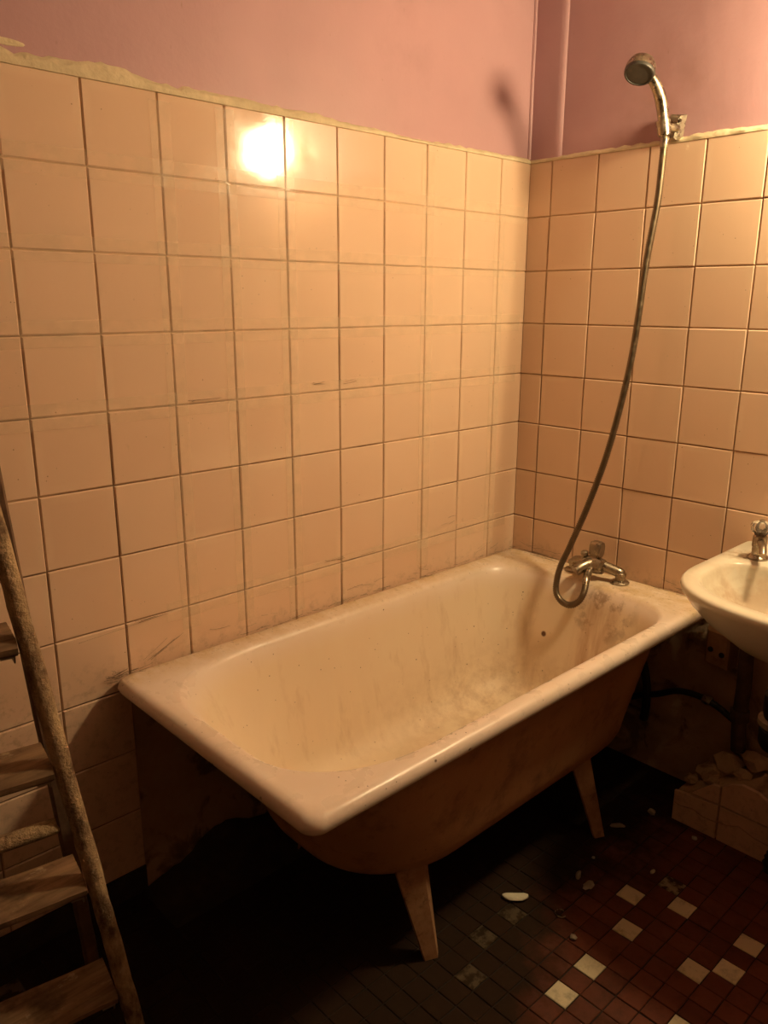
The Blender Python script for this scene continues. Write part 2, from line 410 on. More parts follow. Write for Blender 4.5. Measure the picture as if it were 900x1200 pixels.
# bare plaster below the bath line
def rough_patch(name, parent, f, a, b, z0, z1, amp, nu, nv, seed, sc=9):
    mb = MB()
    def fn(u, v):
        s = a+(b-a)*u; z = z0+(z1-z0)*v
        h = noise.fractal((s*sc, z*sc, seed), 1, 2, 5)*amp
        c = noise.voronoi((s*5.5, z*7.5, seed))[0]; h += amp*1.1*max(0, min(1, (c[1]-c[0])*3.0))-amp
        ed = min(1, u*12, (1-u)*12, v*10, (1-v)*10); return f(s, z, max(h*ed+amp*.35, -.001))
    mb.grid(fn, nu, nv); return mb.build(name, M['plaster'], parent, angle=70)
rough_patch('bare_plaster', wl, lambda s, z, h: (-s, .006-h*.5, z), .004, U0+8*P-.001, .0, rows[7][1]+.004, .010, 70, 34, 3.1)
rough_patch('bare_plaster', wr, lambda s, z, h: (.007-h, -s, z), .004, V0+12*P, .0, rows[7][1]+.002, .024, 110, 44, 8.7)
# dark strip between the lowest tiles and the floor
mb = MB(); mb.box((-2.56, .001, -.002), (-U0-8*P, .009, rows[10][1]-.001)); struct(mb.build('baseboard_left', M['dark'], smooth=False))
# heap of dark dirt at the foot of the wall beneath the bath
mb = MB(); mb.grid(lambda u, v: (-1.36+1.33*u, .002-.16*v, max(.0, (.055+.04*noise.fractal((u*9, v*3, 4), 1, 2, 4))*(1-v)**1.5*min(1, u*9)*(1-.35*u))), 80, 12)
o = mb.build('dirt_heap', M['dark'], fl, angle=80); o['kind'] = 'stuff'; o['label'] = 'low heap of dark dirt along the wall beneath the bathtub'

# ------------------------------------------------------------------ floor tiles
FX, FY, FPX, FPY = -.881, -.841, .0505, .0510
white = {(7,-1),(8,1),(5,0),(2,0),(0,0),(5,3),(6,4),(8,4),(2,4),(-4,-1)}
dirtyw = {(9,0),(2,-4),(0,-4),(-16,-15),(-2,-3)}
mbt = MB(); a, b = FPX/2-.0012, FPY/2-.0012
mbt.loft([[(-a,-b,-.006),(a,-b,-.006),(a,b,-.006),(-a,b,-.006)], [(-a,-b,-.001),(a,-b,-.001),(a,b,-.001),(-a,b,-.001)],
          [(-a+.0012,-b+.0012,0),(a-.0012,-b+.0012,0),(a-.0012,b-.0012,0),(-a+.0012,b-.0012,0)]], False, True)
ft = {}
for k in ('red', 'white', 'dirtywhite'):
    q = MB(); q.add(mbt.v, mbt.f); o = q.build('floor_tile', M[k], angle=20); ft[k] = o.data; bpy.data.objects.remove(o)
cells = []
for i in range(-37, 18):
    for j in range(-17, 30):
        x, y = FX+FPX*i, FY-FPY*j
        if XB+.03 < x < -.02 and YB+.03 < y < -.02: cells.append((i, j, x, y))
cells.sort(key=lambda c: ((c[2]+.62)/1.25)**2+((c[3]+.92)/.80)**2 - (5 if (c[0], c[1]) in white | dirtyw else 0))
keep = cells[:300]; rest = cells[300:]
def tile_z(x, y): return .0012*noise.noise((x*9, y*9, 2))
for i, j, x, y in keep:
    k = 'white' if (i, j) in white else 'dirtywhite' if (i, j) in dirtyw else 'red'
    o = bpy.data.objects.new('floor_tile', ft[k]); C.objects.link(o); o.parent = fl
    o.location = (x+R.uniform(-.0008, .0008), y+R.uniform(-.0008, .0008), tile_z(x, y)+R.uniform(-.0006, .0004)); o.rotation_euler = (R.gauss(0, .006), R.gauss(0, .006), R.gauss(0, .012))
    if k == 'white': o['label'] = 'pale cream floor tile among red ones'
    if k == 'dirtywhite': o['label'] = 'dirt-stained cream floor tile'
mb = MB()
for i, j, x, y in rest:
    z = tile_z(x, y)-.0004; mb.add([(p[0]+x, p[1]+y, p[2]+z) for p in mbt.v], mbt.f)
o = mb.build('far_floor_tiles', M['red'], fl, angle=20, recalc=False); o['kind'] = 'stuff'

# ------------------------------------------------------------------ bathtub
def rrect(x0, x1, y0, y1, lx, ly, rx, ry, z, e=2.2, nc=14, nlx=22, nly=5):
    pts = []
    cs = [(x1-rx, y1-ry, rx, ry, 0), (x0+lx, y1-ly, lx, ly, 1), (x0+lx, y0+ly, lx, ly, 2), (x1-rx, y0+ry, rx, ry, 3)]
    for k, (cx, cy, ax, ay, q) in enumerate(cs):
        for i in range(nc+1):
            t = math.pi/2*(q+i/nc); c_, s_ = math.cos(t), math.sin(t)
            pts.append((cx+ax*math.copysign(abs(c_)**(2/e), c_), cy+ay*math.copysign(abs(s_)**(2/e), s_)))
        nx_ = cs[(k+1) % 4]; t = math.pi/2*((q+1) % 4); c_, s_ = round(math.cos(t)), round(math.sin(t))
        p = pts[-1]; n2 = (nx_[0]+nx_[2]*c_, nx_[1]+nx_[3]*s_); m_ = nlx if k in (0, 2) else nly
        for i in range(1, m_): pts.append((p[0]+(n2[0]-p[0])*i/m_, p[1]+(n2[1]-p[1])*i/m_))
    return [(x, y, z) for x, y in pts]
RZ = .566
bath = thing('bathtub', 'stained enamel bathtub with flaking brown underside on splayed metal legs', 'bathtub', (-.69, -.35, 0))
def opening(g, dz, l=0., r=0., s=0.):      # g grows the opening, l r s draw in its left end, right end and sides
    k = 1-.6*max(l, 0)
    return rrect(-1.338-g+l, -.132+g-r, -.648-g+s, -.072+g-s, (.27+g)*k, min(.28+g-s*.9, .2), .14+g, .15+g-s*.4, RZ+dz)
def rim(i, dz): return rrect(-1.390+i, -.005-i, -.693+i, -.007-i, .030, .030, .02, .02, RZ+dz, 2)
def depth_loop(f, off=0.):                 # f: 0 rim .. 1 foot of the walls
    return dict(l=.015+.185*f-off, r=.012+.085*f-off, s=.008+.055*f-off)
loops = [rim(.016, -.026), rim(.004, -.030), rim(0, -.020), rim(.003, -.008), rim(.011, -.001), rim(.022, .001), rim(.032, .000)]
loops += [opening(.010, -.001), opening(.003, -.004), opening(-.004, -.012)]
for f in (.04, .1, .2, .32, .45, .58, .7, .8): loops.append(opening(0, -.02-.315*f, **depth_loop(f)))
for t in (20, 40, 60, 78, 90):
    t_ = math.radians(t); d = depth_loop(.82); k = .075*(1-math.cos(t_)); h = .075*math.sin(t_)
    loops.append(opening(0, -.283-h*1.2, l=d['l']+k*1.3, r=d['r']+k, s=d['s']+k))
b0 = loops[-1]; cx_, cy_ = -.68, -.36
for k_ in (.75, .45, .15): loops.append([(cx_+(p[0]-cx_)*k_, cy_+(p[1]-cy_)*k_, p[2]-.004*(1-k_)) for p in b0])
mb = MB(); mb.loft(loops, False, True)
mb.build('enamel_basin', M['enamel'], bath, angle=60)
sl = [opening(.022, -.012), opening(.014, -.04)]
for f in (.1, .3, .5, .7, .8): sl.append(opening(0, -.02-.325*f, **depth_loop(f, .013)))
for t in (15, 30, 45, 60, 75, 90):
    t_ = math.radians(t); d = depth_loop(.82, .013); k = .095*(1-math.cos(t_)); h = .095*math.sin(t_)
    sl.append(opening(0, -.283-h*1.12, l=d['l']+k*1.3, r=d['r']+k, s=d['s']+k))
mb = MB(); mb.loft(sl, False, True); o = mb.build('shell', M['shell'], bath, angle=60); o['label'] = 'flaking brown painted underside'
def bath_leg(tx, ty, fx, fy, sgn, tz=.225, wt=.045, wb=.019):
    mb = MB(); L = []
    for k in range(6):
        t = k/5; c = Vector((tx+(fx-tx)*t, ty+(fy-ty)*t, tz*(1-t))); w_ = wt+(wb-wt)*t; d = .022-.008*t
        L.append([c+Vector(p) for p in ((-w_, sgn*-.002, 0), (w_*.35, sgn*-d, 0), (w_, sgn*-.004, 0), (w_, sgn*.002, 0), (w_*.35, sgn*-(d-.007), 0), (-w_, sgn*.004, 0))])
    mb.loft(L); o = mb.build('leg', M['leg'], bath, angle=25)
    return o
bath_leg(-1.028, -.550, -1.003, -.594, 1, .236); bath_leg(-.425, -.560, -.395, -.620, 1, .234, .040)
bath_leg(-.990, -.215, -.985, -.130, -1, .185); bath_leg(-.425, -.215, -.395, -.130, -1, .185)
mb = MB(); mb.lathe([(.034, .0), (.034, .004), (.028, .006), (.020, .004)], (-.36, -.44, RZ-.3725), n=24); mb.build('drain', M['chrome'], bath)

# ------------------------------------------------------------------ bath mixer
mx = thing('bath_mixer', 'old chrome mixer tap standing on the far deck of the bathtub', 'faucet', (-.07, -.36, RZ))
BY = (-.278, -.434); BX = -.062
for y in BY:
    mb = MB(); mb.lathe([(.026, .001), (.027, .004), (.022, .008), (.014, .010), (.014, .020), (.017, .022), (.017, .030), (.012, .034)], (BX, y, RZ), n=20)
    mb.build('rosette', M['chrome'], mx)
mb = MB()
mb.tube(catmull([(BX, BY[1], RZ+.024), (BX-.001, BY[1]+.003, RZ+.031), (BX-.009, -.408, RZ+.038), (BX-.020, -.375, RZ+.047)], 5), [.015]*15+[.017], 12)
mb.tube(catmull([(BX, BY[0], RZ+.024), (BX-.003, BY[0]-.01, RZ+.034), (BX-.012, -.315, RZ+.042), (BX-.020, -.345, RZ+.047)], 5), [.014]*15+[.017], 12)
mb.lathe([(.014, -.032), (.022, -.028), (.025, -.010), (.025, .012), (.022, .028), (.014, .032)], (-.086, -.362, RZ+.043), (0, 1, 0), 20)
mb.build('mixer_body', M['chrome'], mx)
mb = MB(); mb.tube(catmull([(-.085, -.360, RZ+.046), (-.108, -.351, RZ+.045), (-.130, -.344, RZ+.040), (-.146, -.339, RZ+.031)], 5), [.020-.0003*i for i in range(16)], 14); mb.build('spout', M['chrome'], mx)
mb = MB(); ax = Vector((.10, .02, 1)).normalized(); o_ = Vector((-.080, -.362, RZ+.056))
mb.lathe([(.016, 0), (.017, .010), (.015, .016)], o_, ax, 18)
def sq(h, a_, b_): return [o_+ax*h+Vector((a_*c, b_*s, 0)) for c, s in ((-1, -.7), (-.7, -1), (.7, -1), (1, -.7), (1, .7), (.7, 1), (-.7, 1), (-1, .7))]
mb.loft([sq(.010, .014, .015), sq(.020, .017, .018), sq(.042, .016, .019), sq(.052, .013, .017), sq(.056, .007, .011)])
mb.build('lever', M['chrome'], mx, angle=40)
mb = MB(); mb.lathe([(.009, 0), (.009, .020), (.011, .021), (.011, .030), (.007, .033)], (-.090, -.330, RZ+.046), (0, 0, 1), 16); mb.build('diverter_knob', M['chrome'], mx)
mb = MB(); mb.lathe([(.011, 0), (.011, .016), (.009, .022)], (-.121, -.3665, RZ+.034), (-.65, -.15, -.75), 14); mb.tube([(-.09, -.364, RZ+.04), (-.122, -.3668, RZ+.033)], .010, 12); mb.build('hose_outlet', M['chrome'], mx)

# ------------------------------------------------------------------ shower
HP = [(-.055,-.4506,1.7398),(-.057,-.4501,1.6648),(-.06,-.4481,1.5844),(-.07,-.4369,1.4398),(-.085,-.4261,1.2015),(-.105,-.3943,.9704),
      (-.125,-.3536,.7973),(-.15,-.3178,.6686),(-.172,-.3025,.602),(-.187,-.3043,.5437),(-.192,-.3244,.5166),(-.192,-.3566,.5102),(-.183,-.381,.5275),(-.165,-.3847,.5555),(-.138,-.3705,.583)]
pts = resample(catmull(HP, 24), .0028); rad = [.0072 if i % 2 else .0100 for i in range(len(pts))]
hs = thing('shower_hose', 'ribbed metal shower hose looping from the hand shower to the bath mixer', 'hose', (-.055, -.4506, 1.74))
mb = MB(); mb.tube(pts, rad, 10); mb.build('ribbed_hose', M['hose'], hs, angle=180)
for p, q in ((Vector(HP[0]), Vector(HP[1])), (Vector(HP[-1]), Vector(HP[-2]))):
    d = (q-p).normalized(); mb = MB(); mb.lathe([(.009, -.004), (.0105, 0), (.0105, .014), (.0085, .024)], p, d, 14); mb.build('end_nut', M['chrome'], hs)
sh = thing('hand_shower', 'chrome hand shower with a grey spray face clipped above the tiles', 'shower', (-.058, -.4476, 1.763))
hp = catmull([(-.055,-.451,1.745),(-.058,-.4476,1.7631),(-.06,-.4456,1.7825),(-.07,-.4415,1.82),(-.085,-.4379,1.8466),(-.1,-.4305,1.868),(-.112,-.4225,1.882)], 6)
mb = MB(); n = len(hp); mb.tube(hp, [.0095+.0045*math.sin(math.pi*min(1, i/(n-1)*.75+.12)) for i in range(n)], 16); mb.build('handle', M['chrome'], sh, angle=60)
hn = Vector((-.5, -.12, -.86)).normalized(); hc = Vector((-.131, -.4125, 1.8845))
mb = MB(); mb.lathe([(.010, -.036), (.021, -.032), (.030, -.024), (.035, -.012), (.0365, 0), (.0365, .004)], hc, hn, 32); mb.build('head', M['chrome'], sh, angle=60)
mb = MB(); mb.lathe([(.036, .003), (.0365, .008), (.0345, .012), (.031, .0125), (.0305, .0105), (.020, .011), (.004, .0115)], hc, hn, 32); mb.build('spray_face', M['greyface'], sh, angle=40)
ho = thing('shower_holder', 'small metal wall bracket gripping the hand shower at the tile edge', 'bracket', (0, -.46, 1.77))
mb = MB(); mb.loft([[(.008,-.435,1.738),(.008,-.464,1.738),(.008,-.472,1.800),(.008,-.436,1.806)], [(-.012,-.437,1.740),(-.012,-.460,1.740),(-.010,-.466,1.796),(-.012,-.438,1.802)], [(-.018,-.440,1.746),(-.018,-.454,1.746),(-.014,-.460,1.788),(-.018,-.441,1.794)]]); mb.build('wall_plate', M['chrome'], ho, angle=30)
mb = MB(); mb.tube([(-.01, -.456, 1.768), (-.045, -.450, 1.766)], .010, 12)
hx = (Vector((-.06, -.4456, 1.7825))-Vector((-.055, -.451, 1.745))).normalized(); hb = Vector((-.0562, -.4500, 1.7465))
mb.lathe([(.0135, 0), (.0155, 0), (.0175, .034), (.0155, .034), (.0135, 0)], hb, hx, 18, False, False); mb.build('clip', M['chrome'], ho, angle=40)
for (y, z) in ((-.474, 1.790), (-.446, 1.752)):
    mb = MB(); mb.lathe([(.004, 0), (.004, .003), (.002, .004)], (-.013, y+.008, z-.006), (-1, 0, 0), 10); mb.build('screw', M['rust'], ho)

# ------------------------------------------------------------------ washbasin
wb = thing('washbasin', 'white porcelain washbasin on the right wall at the tap end of the bathtub', 'washbasin', (-.2, -1.05, .6))
BZ = .754
def bl(s, z, back=-.002, fx=-.527, y0=-.752, cy=-1.05, e=2.3, cx=-.30):
    hw = (cy-y0)*-1; hw = abs(hw)*s; x1 = back; x0 = back+(fx-back)*s; ax = min(.22*s/1., (x1-x0)*.9); ay = hw*.985
    return rrect(x0, x1, cy-hw, cy+hw, ax, ay, .02, .02, z, e, 12, 8, 4)
def bo(s, z, sy=None):   # bowl loops about the drain
    sy = sy or s; dx, dy = -.30, -1.05
    return rrect(dx-.186*s, dx+.115*s, dy-.256*sy, dy+.256*sy, .16*s, .245*sy, .07*s, .13*sy, z, 2.2, 12, 8, 4)
L = [bl(.30, BZ-.215, -.06), bl(.52, BZ-.195, -.03), bl(.72, BZ-.150), bl(.86, BZ-.095), bl(.95, BZ-.050), bl(.99, BZ-.022), bl(1., BZ-.012), bl(.997, BZ-.004), bl(.985, BZ)]
L += [bo(1.02, BZ+.001), bo(1.0, BZ-.002), bo(.985, BZ-.010), bo(.95, BZ-.035), bo(.84, BZ-.075), bo(.68, BZ-.112), bo(.42, BZ-.132), bo(.15, BZ-.138)]
mb = MB(); mb.loft(L, True, True); mb.build('bowl', M['basin'], wb, angle=60)
mb = MB(); mb.lathe([(.026, 0), (.026, .003), (.018, .004), (.012, .001)], (-.315, -1.05, BZ-.1385), n=20); mb.build('plug_hole', M['chrome'], wb)
def basin_tap(y, label, dy):
    t = thing('basin_tap', label, 'faucet', (-.143, y, BZ), 'pillar taps on the washbasin')
    mb = MB(); mb.lathe([(.024, .001), (.025, .005), (.021, .010), (.015, .013)], (-.143, y, BZ), n=22); mb.build('flange', M['chrome'], t)
    mb = MB(); mb.lathe([(.0155, .010), (.0155, .027), (.0150, .0275), (.0150, .030), (.0165, .031), (.0160, .056), (.012, .060)], (-.143, y, BZ), n=20); mb.build('body', M['chrome'], t, angle=40)
    mb = MB(); mb.tube(catmull([(-.143, y, BZ+.044), (-.165, y-dy*.012, BZ+.046), (-.20, y-dy*.03, BZ+.046), (-.222, y-dy*.04, BZ+.034)], 4), [.010-.0002*i for i in range(13)], 12); mb.build('spout', M['chrome'], t)
    mb = MB(); mb.lathe([(.012, .056), (.013, .060), (.019, .070), (.017, .072), (.009, .066)], (-.143, y, BZ), n=16); mb.build('knob_collar', M['rust'], t, angle=30)
    mb = MB(); v = []
    for r, h, j in ((.014, .064, .12), (.022, .071, .12), (.0235, .080, .12), (.020, .088, .10), (.010, .093, .0)):
        v.append([(-.143+r*(1+j*math.cos(8*2*math.pi*k/48))*math.cos(2*math.pi*k/48), y+r*(1+j*math.cos(8*2*math.pi*k/48))*math.sin(2*math.pi*k/48), BZ+h) for k in range(48)])
    mb.loft(v); mb.build('knob', M['glass'], t, angle=50)
    mb = MB(); mb.lathe([(.006, .0925), (.0065, .095), (.004, .0965)], (-.143, y, BZ), n=14); mb.build('knob_cap', M['chrome'], t)
basin_tap(-.834, 'chrome pillar tap with clear faceted knob on the washbasin corner nearer the bathtub', 1)
basin_tap(-1.266, 'chrome pillar tap with clear knob on the washbasin corner away from the bathtub', -1)
# waste trap and its tail hose
tp = thing('waste_trap', 'black plastic bottle trap with a ribbed hose under the washbasin', 'drain trap', (-.22, -.965, .33))
mb = MB(); mb.lathe([(.018, .33), (.040, .335), (.047, .35), (.047, .385), (.040, .392)], (-.22, -.965, 0), n=22); mb.build('cup', M['black'], tp)
mb = MB(); mb.lathe([(.049, .392), (.052, .395), (.052, .408), (.047, .411)], (-.22, -.965, 0), n=22); o = mb.build('collar', M['scrap'], tp); o['label'] = 'paler grey collar'
mb = MB(); mb.lathe([(.040, .411), (.044, .425), (.044, .47), (.020, .485)], (-.22, -.965, 0), n=22); mb.tube(catmull([(-.22, -.965, .47), (-.225, -.985, .51), (-.24, -1.00, .525), (-.25, -1.01, .534)], 4), .017, 12); mb.build('trap_neck', M['black'], tp)
dp = [Vector(p) for p in catmull([(-.205, -1.0, .44), (-.212, -1.035, .42), (-.226, -1.04, .30), (-.236, -1.015, .12), (-.246, -.998, .045), (-.240, -1.03, .027), (-.240, -1.08, .026)], 8)]
dp = resample(dp, .005); mb = MB(); mb.tube(dp, [.019 if i % 2 else .024 for i in range(len(dp))], 12)
o = mb.build('drain_hose', M['black'], tp, angle=180)

# bracket, supply pipe and hose on the bare wall under the basin
br = thing('basin_bracket', 'reddish wall bracket with two bolt holes under the washbasin', 'bracket', (0, -.727, .43))
mb = MB(); mb.loft([[(.006,-.694,.402),(.006,-.760,.396),(.006,-.762,.520),(.006,-.694,.524)], [(-.050,-.696,.408),(-.050,-.758,.402),(-.050,-.759,.505),(-.050,-.696,.508)], [(-.056,-.702,.414),(-.056,-.752,.408),(-.056,-.753,.500),(-.056,-.702,.502)]]); mb.build('plate', M['leg'], br, angle=30)
for y in (-.712, -.743):
    mb = MB(); mb.lathe([(.0075, 0), (.0075, .0022), (.005, .0026)], (-.0555, y, .452-.25*(-.712-y)), (-1, 0, 0), 12); mb.build('bolt_hole', M['black'], br)
mb = MB(); mb.tube(catmull([(-.035, -.800, .57), (-.036, -.799, .45), (-.036, -.802, .36), (-.036, -.801, .27), (-.030, -.806, .18)], 6), .019, 12); mb.lathe([(.024, .27), (.026, .275), (.026, .295), (.024, .30)], (-.036, -.801, 0), n=8)
tag(mb.build('supply_pipe', M['rust']), 'dark iron pipe running down the bare wall right of the bracket', 'pipe')
fh = thing('flexible_pipe', 'thin dark flexible pipe arching across the bare wall behind the bathtub', 'pipe', (-.03, -.63, .28))
mb = MB(); mb.tube(catmull([(-.030, -.46, .20), (-.032, -.52, .235), (-.034, -.565, .255), (-.036, -.628, .290), (-.038, -.696, .297), (-.038, -.745, .285), (-.036, -.79, .262)], 6), .009, 10); mb.build('pipe', M['black'], fh)
mb = MB(); mb.lathe([(.012, 0), (.013, .003), (.013, .02), (.012, .023)], (-.038, -.700, .297), (0, -1, -.15), 8); mb.build('nut', M['chrome'], fh)
mb = MB(); mb.tube(catmull([(-.026, -.43, .40), (-.03, -.47, .385), (-.033, -.510, .34), (-.034, -.53, .28), (-.034, -.535, .22), (-.03, -.53, .16)], 6), .012, 10)
tag(mb.build('wall_cable', M['black']), 'thick black cable curving down the bare wall beside the bathtub end', 'cable')

# ------------------------------------------------------------------ broken tiled ledge under the basin
lg = thing('tiled_ledge', 'broken tiled ledge on the floor under the washbasin', 'ledge', (-.1, -1.0, 0))
LX = -.190
mb = MB()
def ledge_top(y): return .085+.085*min(1, max(0, (-.715-y)/.16))+.012*noise.noise((y*30, 2, 7))
mb.grid(lambda u, v: (LX+.008+.19*u, -.716-.84*v, ledge_top(-.716-.84*v)*(1+.0*u)+.020*noise.noise((u*7, v*30, 1))-.006), 12, 60)
n0 = len(mb.v)
mb.grid(lambda u, v: (LX+.010, -.717-.838*u, max(-.001, (ledge_top(-.717-.838*u)-.004)*v)), 60, 3)
mb.grid(lambda u, v: (LX+.012+.185*u, -.719, .080*v), 4, 3)
mb.build('mortar_core', M['plaster'], lg, angle=70)
def shard(poly, lbl=None, t=.010, d=0.):   # poly in (y, z), front at LX
    mb = MB(); cy = sum(p[0] for p in poly)/len(poly); cz = sum(p[1] for p in poly)/len(poly); s = .985; fr = .978
    mb.loft([[(LX+t+d, p[0], p[1]) for p in poly], [(LX+.002+d, p[0], p[1]) for p in poly], [(LX+d, cy+(p[0]-cy)*fr, cz+(p[1]-cz)*fr) for p in poly]])
    o = mb.build('tile_shard', M['tile'], lg, angle=25)
    if lbl: o['label'] = lbl
shard([(-.716, .001), (-.834, .001), (-.834, .048), (-.80, .046), (-.77, .055), (-.735, .047), (-.716, .052)])
shard([(-.716, .055), (-.735, .050), (-.77, .058), (-.80, .049), (-.834, .051), (-.834, .099), (-.716, .086)])
shard([(-.838, .001), (-.986, .001), (-.986, .050), (-.93, .053), (-.89, .066), (-.86, .053), (-.838, .052)])
shard([(-.838, .055), (-.86, .056), (-.89, .069), (-.93, .056), (-.986, .053), (-.986, .098), (-.838, .099)])
shard([(-.762, .101), (-.834, .103), (-.834, .152), (-.812, .150), (-.785, .125)])
shard([(-.838, .103), (-.986, .102), (-.986, .150), (-.955, .166), (-.925, .180), (-.885, .183), (-.858, .172), (-.838, .155)])
for k in range(1, 5):
    a = .838+.152*k-.002; shard([(-a, .001), (-a-.148, .001), (-a-.148, .098), (-a, .098)])
    if k < 3: shard([(-a, .102), (-a-.148, .102), (-a-.148, .13), (-a-.06, .165), (-a, .150)])
mb = MB()
def chunk(mb, c, r, seed, flat=.6):
    bm = bmesh.new(); bmesh.ops.create_icosphere(bm, subdivisions=2, radius=1)
    for v in bm.verts:
        d = 1+.55*noise.noise(v.co*1.6+Vector((seed, seed*2, 1))); v.co = v.co*d*r; v.co.z *= flat
    mb.add([Vector(c)+v.co for v in bm.verts], [[v.index for v in f.verts] for f in bm.faces]); bm.free()
for i, (x, y, r) in enumerate(((-.10, -.77, .034), (-.06, -.80, .045), (-.13, -.735, .02), (-.05, -.87, .04), (-.12, -.86, .022), (-.08, -.95, .035), (-.15, -.80, .015))):
    mb = MB(); chunk(mb, (x, y, ledge_top(y)+r*.35), r, i*3.7); mb.build('rubble_chunk', M['plaster'], lg, angle=30)

# ------------------------------------------------------------------ wooden stepladder
ld = thing('stepladder', 'old wooden stepladder with paint-caked poles standing against the left wall', 'ladder', (-1.75, -.38, 0))
P0 = Vector((-1.602, -.405, .180)); V = Vector((-.022, .028, .216)); D = Vector((-.988, .155, 0)).normalized(); WID = .38
OUT = -D*.017    # rail centre sits just outside the tread end
def side(p): return p
def rail_pt(k, left=False, off=Vector((0, 0, 0))):
    p = P0+V*k+OUT+off
    if left:
        base = P0+V*k; taper = .018*k
        p = base+D*(WID-2*taper+.014+.0)+off
    return p
def pole(k0, k1, r, left, off, mat, name, seed):
    mb = MB(); n = 46; pts = []; rad = []
    for i in range(n+1):
        k = k0+(k1-k0)*i/n; p = rail_pt(k, left, off)
        pts.append(p+Vector((noise.noise((k*3, seed, 1)), noise.noise((k*3, seed, 5)), 0))*.0018); rad.append(r*.92*(1+.09*noise.noise((k*9, seed, 2))+.10*noise.noise((k*30, seed, 3))))
    mb.tube(pts, rad, 12); return mb.build(name, M[mat], ld, angle=180)
kf = -.180/.216
pole(kf, 5.1, .0165, False, Vector((0, 0, 0)), 'caked', 'front_rail', 1.1)
pole(kf, 5.1, .0165, True, Vector((0, 0, 0)), 'caked', 'front_rail', 4.1)
# rear frame leans the other way: thinner rails
def rear_pt(z, left=False):
    t = (z-.05)/.95; p = Vector((-1.548-.072*t*1.0, -.150-.012*t, z))
    if left: p = p+D*(WID-.085-.0*t)
    return p
RB = []
for left in (False, True):
    mb = MB(); L = []
    for i in range(31):
        z = .0+1.22*i/30; p = rear_pt(z, left); a = .013; b_ = .017
        j = .0012*noise.noise((z*20, 3, left)); e1 = D; e2 = Vector((-D.y, D.x, 0))
        L.append([p+e1*(a*c+j)+e2*(b_*s) for c, s in ((-1, -.7), (-.7, -1), (.7, -1), (1, -.7), (1, .7), (.7, 1), (-.7, 1), (-1, .7))])
    mb.loft(L); mb.build('rear_rail', M['bare'], ld, angle=40)
for z in (.375, .965):
    p, q = rear_pt(z), rear_pt(z, True); mb = MB(); n = 16
    mb.tube([p.lerp(q, i/n) for i in range(n+1)], [.0155*(1+.12*noise.noise((i*.7, z*9, 1))) for i in range(n+1)], 12); mb.build('rung', M['caked'], ld, angle=180)
E2 = Vector((D.y, -D.x, 0)) if Vector((D.y, -D.x, 0)).y < 0 else Vector((-D.y, D.x, 0))   # towards the room
for k in range(5):
    base = P0+V*k; w_ = WID-.036*k; mb = MB(); L = []; n = 12
    dep0, dep1 = -.086, .010; th = .026
    for i in range(n+1):
        s = w_*i/n; L.append([])
        for (e, h) in ((dep0, -th), (dep1-.006, -th), (dep1, -th+.006), (dep1+.002, -.010), (dep1-.004, -.002), (dep1-.012, .0015), (-.012, -.0003), (-.022, .0015), (-.030, -.0003), (-.038, .0015), (-.046, -.0003), (-.054, .0015), (-.062, -.0003), (-.072, .0015), (dep0+.004, 0), (dep0, -.004)):
            wob = .0018*noise.noise((s*14, e*30, k*3.3)); L[-1].append(base+D*s+E2*e+Vector((0, 0, h+.012+wob)))
    mb.loft(L)
    o = mb.build('tread', M['wood'], ld, angle=30, origin=base)
    for s, sg in ((.006, 1), (w_-.006, -1)):
        mb = MB(); c = base+D*s-E2*.012+Vector((0, 0, -th+.012))
        a1, a2 = D*.012*sg, E2*.016
        mb.loft([[c-a2, c+a2, c+a2+a1*1.6, c-a2+a1*1.6], [c-a2+Vector((0,0,-.003)), c+a2+Vector((0,0,-.003)), c+a2+a1*1.6+Vector((0,0,-.003)), c-a2+a1*1.6+Vector((0,0,-.003))]])
        mb.loft([[c-a2-a1*.2, c+a2-a1*.2, c+a2, c-a2], [c-a2*.7-a1*.2+Vector((0,0,-.014)), c+a2*.7-a1*.2+Vector((0,0,-.014)), c+a2*.7+Vector((0,0,-.014)), c-a2*.7+Vector((0,0,-.014))]])
        mb.build('tread_bracket', M['scrap'], o, smooth=False)
ka = P0+V*5; mb = MB()
L = []
for s in (-.03, WID-.15):
    L.append([ka+D*s+E2*e+Vector((0, 0, h)) for e, h in ((-.17, 0), (.05, 0), (.055, .005), (.055, .022), (.05, .027), (-.17, .027))])
mb.loft(L); mb.build('top_step', M['wood'], ld, angle=30)

# ------------------------------------------------------------------ wall lamp above the basin (outside the frame, seen as the highlight on the tiles)
wa = thing('wall_lamp', 'round white globe wall lamp above the washbasin', 'lamp', (0, LAMP.y, LAMP.z))
mb = MB(); mb.lathe([(.05, -.012), (.055, .0), (.052, .018), (.03, .028)], (.0, LAMP.y, LAMP.z), (-1, 0, 0), 24); mb.tube([(-.02, LAMP.y, LAMP.z), (-.09, LAMP.y, LAMP.z)], .02, 14); mb.build('base', M['chip'], wa)
bm = bmesh.new(); bmesh.ops.create_uvsphere(bm, u_segments=24, v_segments=14, radius=.080)
mb = MB(); mb.add([LAMP+v.co for v in bm.verts], [[v.index for v in f.verts] for f in bm.faces]); bm.free(); mb.build('globe', M['emit'], wa, angle=180)

